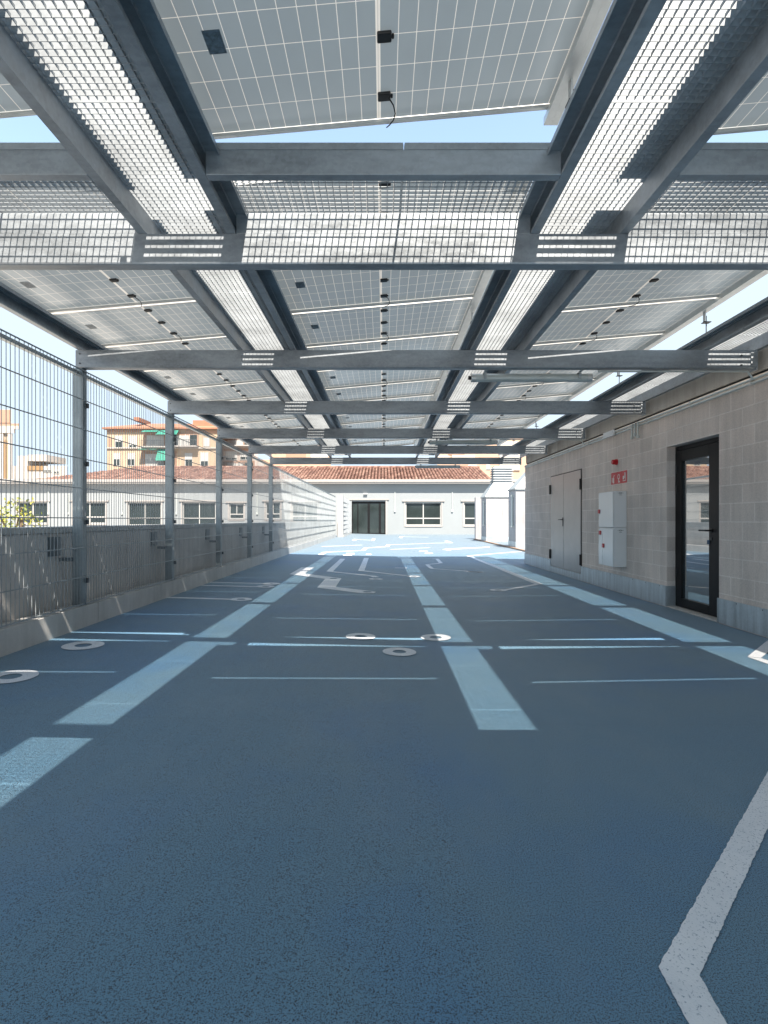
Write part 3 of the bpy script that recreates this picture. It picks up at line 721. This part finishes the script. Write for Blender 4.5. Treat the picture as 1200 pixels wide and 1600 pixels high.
# tiled roof as real corrugation
def tiled(xa, xb, ya, za, yb_, zb_, hipl=0, cut=None):
    k = MB(); per = .30; nseg = 6; rows = 15
    nx = int((xb-xa)/per)
    for r in range(rows):
        t0, t1 = r/rows, (r+1)/rows
        ry0, rz0 = ya+(yb_-ya)*t0, za+(zb_-za)*t0; ry1, rz1 = ya+(yb_-ya)*t1, za+(zb_-za)*t1
        xs0 = xa+hipl*t0
        for i in range(nx):
            x = xa+per*i
            if x < xs0: continue
            b = len(k.v); jz = random.uniform(-.012,.012)
            for s in range(nseg+1):
                u = s/nseg; h = .085*abs(math.sin(math.pi*u))**.8 if u < .66 else .0
                h = .09*math.sin(math.pi*u/.68) if u < .68 else -.035*math.sin(math.pi*(u-.68)/.32)
                k.v.append((x+per*u, ry0-.03, rz0+h+.05+jz)); k.v.append((x+per*u, ry1, rz1+h+.0+jz))
            for s in range(nseg): k.f.append((b+2*s,b+2*s+2,b+2*s+3,b+2*s+1))
            k.f.append(tuple(b+2*s for s in range(nseg+1)))
    return k
YR = YB-.5
zr0 = ztop+.30; D = 6.6; zr1 = EYE+(V-731)/F*(YR+D)
rxl = bx_(62)
roof = tiled(rxl, bx_(768.5), YR, zr0, YR+D, zr1, hipl=5.5).build('roof', TILES, W)
k = MB(); k.face([(rxl,YR+.05,zr0-.02),(bx_(768.5),YR+.05,zr0-.02),(bx_(768.5),YR+D,zr1-.02),(rxl+5.5,YR+D,zr1-.02)]); k.face([(rxl,YR+.05,zr0-.02),(rxl+5.5,YR+D,zr1-.02),(rxl,YR+2*D,zr0-.02)]); k.face([(rxl+5.5,YR+D,zr1-.02),(bx_(768.5),YR+D,zr1-.02),(bx_(768.5),YR+2*D,zr0-.02),(rxl,YR+2*D,zr0-.02)]); k.build('roof_slab', REDBROWN, W)
k = MB(); k.tube([(rxl+5.5,YR+D,zr1+.06),(bx_(768.5),YR+D,zr1+.06)],.14,8); k.build('ridge', TILES, W)
k = MB(); k.box(xl,rxl-.1,YR+.2,YR+6,ztop+.2,ztop+.42); k.build('flat_roof', CREAM, W)

# ------------------------------------------------------------------ ventilation housings on the right
def vent(x0, x1, y0, y1, zt_, lx0, lx1, lz0, lz1, lab):
    t = thing('ventilation_shaft', ((x0+x1)/2,(y0+y1)/2,0), lab, 'ventilation shaft', 'block ventilation shafts by the deck edge')
    k = MB(); k.box(x0,x1,y0,y1,0,zt_); k.build('shaft', BLOCKX, t)
    k = MB(); k.box(x0-.012,x1+.012,y0-.012,y0-.001,.01,.30); k.box(x0-.012,x0-.001,y0,y1,.01,.30); k.build('flashing', FLASH, t)
    k = MB(); e = .05; ly0, ly1 = y0+.35, y1-.2
    k.box(x0-e,x1+e,y0-e,y1+e,zt_+.001,zt_+.06)
    k.hull([(x0-e,y0-e,zt_+.061),(x1+e,y0-e,zt_+.061),(x1+e,y1+e,zt_+.061),(x0-e,y1+e,zt_+.061)],[(lx0,ly0,lz0),(lx1,ly0,lz0),(lx1,ly1,lz0),(lx0,ly1,lz0)]); k.build('hood', galv('hood_steel',(.30,.325,.33),.3), t)
    k = MB(); k.box(lx0+.08,lx1-.08,ly0+.08,ly1-.08,lz0+.001,lz1); k.build('louvre_core', GALV, t)
    k = MB(); n = max(5,int((lz1-lz0)/.125)); h = (lz1-lz0)/n
    for i in range(n):
        z = lz0+.004+h*i
        k.hull([(lx0-.02,ly0-.02,z),(lx1+.02,ly0-.02,z),(lx1+.02,ly1+.02,z),(lx0-.02,ly1+.02,z)],[(lx0+.07,ly0+.07,z+h*.62),(lx1-.07,ly0+.07,z+h*.62),(lx1-.07,ly1-.07,z+h*.62),(lx0+.07,ly1-.07,z+h*.62)])
    k.build('louvre', GALV_W, t)
    k = MB(); k.tube([(x0-.05,y0+.45,.95),(x0-.05,y0+.45,zt_-.25)],.035,8); k.box(x0-.1,x0-.001,y0+.41,y0+.49,.93,1.0); k.box(x0-.1,x0-.001,y0+.41,y0+.49,zt_-.3,zt_-.2); k.build('conduit', PIPE, t)
    return t
vent(5.83,7.55,30.3,31.8,2.53, 6.30,7.45,3.36,4.35, 'pale block ventilation shaft with sloped metal hood and louvred top beside the white building')
vent(5.75,7.6,23.2,24.55,2.56, 6.55,7.5,3.55,4.2, 'nearer pale block ventilation shaft partly hidden behind the block wall corner')
k = MB(); k.box(5.94,6.9,34.4,34.8,0,EYE+1.48); tag(k.build('block_pier', BLOCKX, bevel=.01), 'plain pale block pier standing behind the louvred ventilation shaft', 'pier')
k = MB(); k.hull([(4.03,15.25,0),(4.20,15.25,0),(6.05,35.2,0),(5.85,35.2,0)],[(4.03,15.25,.04),(4.20,15.25,.04),(6.05,35.2,.04),(5.85,35.2,.04)])
k = MB(); k.hull([(5.50,19.5,0),(5.62,19.5,0),(5.92,34.3,0),(5.80,34.3,0)],[(5.50,19.5,.06),(5.62,19.5,.06),(5.92,34.3,.06),(5.80,34.3,.06)])
tag(k.build('edge_strip', plain('rusty_edge',(.26,.17,.12),.8)), 'low rusty edge strip on the deck in front of the ventilation shafts', 'edging')

# ------------------------------------------------------------------ town behind
def apartment(name, lab, Z, px0, px1, ytop, wall, depth=12, rows=(), roofm=None, roofh=0, base=-4.2, extra=None):
    s = Z/F; X = lambda p: (p-U)*s; Zz = lambda q: EYE+(V-q)*s
    t = thing(name, ((X(px0)+X(px1))/2,Z+depth/2,base), lab, 'building')
    xb1 = X(px1)*(Z+depth)/Z if X(px1) < 0 else X(px1); fp = [(X(px0),Z),(X(px1),Z),(xb1,Z+depth),(X(px0)*(Z+depth)/Z,Z+depth)]
    k = MB(); k.ext(fp,'z',base,Zz(ytop)); k.build('wall', wall, t)
    if roofm:
        e = .6; x0,x1 = X(px0)-e, X(px1)+e; zt_ = Zz(ytop)+.02
        k = MB(); k.box(x0,x1,Z-e,Z+depth+e,zt_,zt_+.25)
        k.hull([(x0,Z-e,zt_+.251),(x1,Z-e,zt_+.251),(x1,Z+depth+e,zt_+.251),(x0,Z+depth+e,zt_+.251)],[(x0+5,Z+5,zt_+roofh),(x1-5,Z+5,zt_+roofh),(x1-5,Z+7,zt_+roofh),(x0+5,Z+7,zt_+roofh)]); k.build('roof', roofm, t)
    for (a,b,c,d,kind) in rows:
        x0,x1,z0,z1 = X(a),X(b),Zz(d),Zz(c)
        if kind == 'w':
            w = thing('window', ((x0+x1)/2,Z,z0), None, None); w.parent = t; w.location = Vector(w.location)-t.location
            k = MB(); k.box(x0-.1,x1+.1,Z-.08,Z-.003,z0-.1,z0-.001); k.box(x0-.1,x0,Z-.06,Z-.003,z0,z1+.1); k.box(x1,x1+.1,Z-.06,Z-.003,z0,z1+.1); xm=(x0+x1)/2; k.box(xm-.05,xm+.05,Z-.06,Z-.003,z0,z1); k.build('frame', WHITEF, w)
            zm = z0+(z1-z0)*random.choice((.35,.0,.5,.2)); 
            k = MB(); k.box(x0,x1,Z-.045,Z-.004,zm+.001,z1); k.build('shutter', SHUT, w)
            if zm > z0: k = MB(); k.box(x0,x1,Z-.03,Z-.004,z0,zm); k.build('pane', GLASSW, w)
        elif kind == 'b':   # balcony: recess colour, slab and railing
            k = MB(); k.box(x0,x1,Z-.05,Z-.003,z0,z1); bb = k.build('balcony', ORANGED, t)
            k = MB(); k.box(x0-.1,x1+.1,Z-1.1,Z-.051,z0-.25,z0-.02); k.build('slab', CREAM, bb)
            k = MB(); k.box(x0,x1,Z-1.08,Z-1.04,z0+.98,z0+1.04)
            x = x0
            while x < x1: k.box(x,x+.04,Z-1.07,Z-1.045,z0,z0+.98); x += .16
            k.build('railing', ROD, bb)
            k = MB(); k.box(x0+(x1-x0)*.1,x0+(x1-x0)*.62,Z-.09,Z-.052,z0+.02,z1-.5); k.build('shutter', SHUT, bb)
            k = MB(); k.box(x0+(x1-x0)*.66,x0+(x1-x0)*.95,Z-.08,Z-.052,z0+.02,z1-.4); k.build('pane', GLASSW, bb)
        elif kind == 'a':   # awning
            k = MB(); k.hull([(x0,Z-1.6,z0),(x1,Z-1.6,z0),(x1,Z-1.5,z0),(x0,Z-1.5,z0)],[(x0,Z-.5,z1),(x1,Z-.5,z1),(x1,Z-.4,z1),(x0,Z-.4,z1)]); k.build('awning', GREENA, t)
        elif kind == 's':
            k = MB(); k.box(x0,x1,Z-.12,Z-.004,z0,z1); k.build('band', ORANGED, t)
        elif kind == 'p':
            k = MB(); k.box(x0,x1,Z-.25,Z-.004,z0,z1); k.build('panel', PALE, t)
        elif kind == 'o':
            k = MB(); k.box(x0,x1,Z-.10,Z-.004,z0,z1); k.build('panel', OCHRE, t)
        elif kind == 'r':
            k = MB(); k.box(x0,x1,Z+1,Z+6,z0,z1); k.build('roof_room', roofm or wall, t)
    return t
apartment('apartment_building','orange apartment building with green awnings and tiled roof behind the white building',95,167,344,671,ORANGE,14,
  [(180.5,191,681,699,'w'),(202,213,681,699,'w'),(178,187,708,727,'w'),(200,210,708,727,'w'),(291,302,679,697,'w'),(319,327,684,697,'w'),(290,300,708,728,'w'),(314,325,707,728,'w'),
   (224,276,676,698,'b'),(222,276,705,728,'b'),(272,310,676,697,'b'),(226,250,673,677,'a'),(249,281,673,681,'a'),(221,249,701.5,704,'a'),(248.5,264,702,721,'a'),(168,275,672.5,675,'s'),(290,342,673,677,'s'),(205,213,650,656,'r'),(298,338,655,667,'r'),(170,175,684,700,'s'),(167,345,699.3,701,'p')], ORROOF, 1.9)
apartment('apartment_building','pale pink apartment building with stacked balconies right of the orange apartments',104,346,403,664,PINK,14,
  [(353,370,706,718,'w'),(376,392,706,718,'w'),(351,398,684,696,'b'),(351,398,720,731,'b'),(350,398,701,704.5,'s'),(351,398,676,680,'s'),(358,372,685,695,'w')])
apartment('apartment_building','peach apartment building seen under the beams above the tiled roof',112,423,517,690,PEACH,14,
  [(447,478,708,716,'s'),(446,496,728,729.5,'s'),(486,512,708,716,'w')])
apartment('apartment_building','low peach annexe behind the third and fourth fence posts',110,396,424,718,PEACH,10,[(402,412,722,730,'w')])
apartment('apartment_building','pale apartment building behind the louvred ventilation shaft on the right',108,683,850,676,PEACH,14,
  [(684,702,712,716,'p'),(706,742,711,716,'p'),(700,726,709,710.5,'s'),(716,731,727,733,'s'),(731,745,726,733,'p'),(760,765,726,734,'w'),(780,812,690,735,'p'),(690,760,688,694,'p')])
apartment('apartment_building','tall beige stone building with pilasters and cornice at the left edge',62,-40,17.5,640,BEIGE,10,
  [(-40,31,666,671,'p'),(-40,24,671,677,'p'),(2,7,678,752,'p'),(14.5,20,678,752,'p'),(-40,30,662,666,'s'),(-20,16,641,661,'s'),(7.5,14,688,752,'o'),(-8,1.5,688,752,'o')])
apartment('apartment_building','low white terraced building between the beige tower and the tiled roof',80,19,104,728,PALE,12,
  [(43,68,728,735,'o'),(69,80,731,737,'w'),(85,92,733,739,'w'),(36,66,709,719,'r'),(20,36,711,728,'r')])

# ------------------------------------------------------------------ shrub/tree top in the courtyard
tr = thing('courtyard_tree', (-13.6,19.5,-4.2), 'small yellow-green tree showing its top above the parapet on the left', 'tree')
k = MB(); k.tube([(-13.6,19.5,-4.2),(-13.55,19.5,-1.5),(-13.3,19.4,.2),(-13.1,19.4,1.3)],.07,8)
for a in range(9):
    an = random.uniform(0,6.28); k.tube([(-13.5,19.5,-1.0+a*.2),(-13.5+.7*math.cos(an),19.5+.7*math.sin(an),.1+a*.2)],.025,6)
k.build('trunk', BARK, tr)
def leaves(n, m, nm):
    k = MB()
    cl = [(random.uniform(-14.9,-12.6),random.uniform(18.6,20.3),random.uniform(-1.6,1.25)) for _ in range(34)]
    cl += [(-13.9,19.4,1.55),(-13.2,19.3,1.8),(-12.95,19.4,1.35),(-13.6,19.3,1.2)]
    for _ in range(n):
        c = random.choice(cl); p = Vector((random.gauss(c[0],.20),random.gauss(c[1],.25),random.gauss(c[2],.15)))
        a = Vector((random.uniform(-1,1),random.uniform(-1,1),random.uniform(-1,1))).normalized(); b = a.cross(Vector((random.uniform(-1,1),random.uniform(-1,1),random.uniform(-1,1)))).normalized()
        s = random.uniform(.04,.09); k.face([p-a*s,p-b*s*.5,p+a*s,p+b*s*.5])
    k.build(nm, m, tr)
leaves(1500, LEAF, 'crown'); leaves(1400, LEAFY, 'crown')

# ------------------------------------------------------------------ light, sky, camera
SL = Vector((-.14, 1/1.565, -1)).normalized()
sun = bpy.data.lights.new('sun','SUN'); sun.energy = 2.8; sun.angle = R(.5); sun.color = (1,.90,.785)
so = bpy.data.objects.new('sun', sun); C.objects.link(so); so.rotation_euler = SL.to_track_quat('-Z','Y').to_euler(); so.location = (0,-5,20)
el = math.asin(-SL.z); az = math.atan2(-SL.x, -SL.y)
w = bpy.data.worlds.new('World'); S.world = w; w.use_nodes = True; nt = w.node_tree
sky = nt.nodes.new('ShaderNodeTexSky'); sky.sky_type = 'NISHITA'; sky.sun_disc = False; sky.sun_elevation = el; sky.sun_rotation = az % (2*math.pi)
sky.air_density = .85; sky.dust_density = .35; sky.ozone_density = 1.2
hs = nt.nodes.new('ShaderNodeHueSaturation'); hs.inputs['Saturation'].default_value = .88; nt.links.new(sky.outputs[0], hs.inputs['Color']); cap = nt.nodes.new('ShaderNodeMix'); cap.data_type = 'RGBA'; cap.blend_type = 'DARKEN'; cap.inputs[0].default_value = 1; cap.inputs[7].default_value = (1.60,1.94,2.27,1); nt.links.new(hs.outputs[0], cap.inputs[6]); nt.links.new(cap.outputs[2], nt.nodes['Background'].inputs[0]); nt.nodes['Background'].inputs[1].default_value = .095
cam = bpy.data.cameras.new('camera'); co = bpy.data.objects.new('camera', cam); C.objects.link(co)
co.location = (0,0,EYE); co.rotation_euler = (R(90),0,0)
cam.sensor_fit = 'VERTICAL'; cam.sensor_height = 36; cam.sensor_width = 27; cam.lens = 36*F/1600
cam.shift_x = (600-U)/1600; cam.shift_y = (V-800)/1600; cam.clip_start = .05; cam.clip_end = 5000
S.camera = co
S.render.engine = 'CYCLES'
S.view_settings.view_transform = 'Standard'; S.view_settings.look = 'None'; S.view_settings.exposure = 2.5; S.view_settings.gamma = 1
S.cycles.max_bounces = 8; S.cycles.use_denoising = True
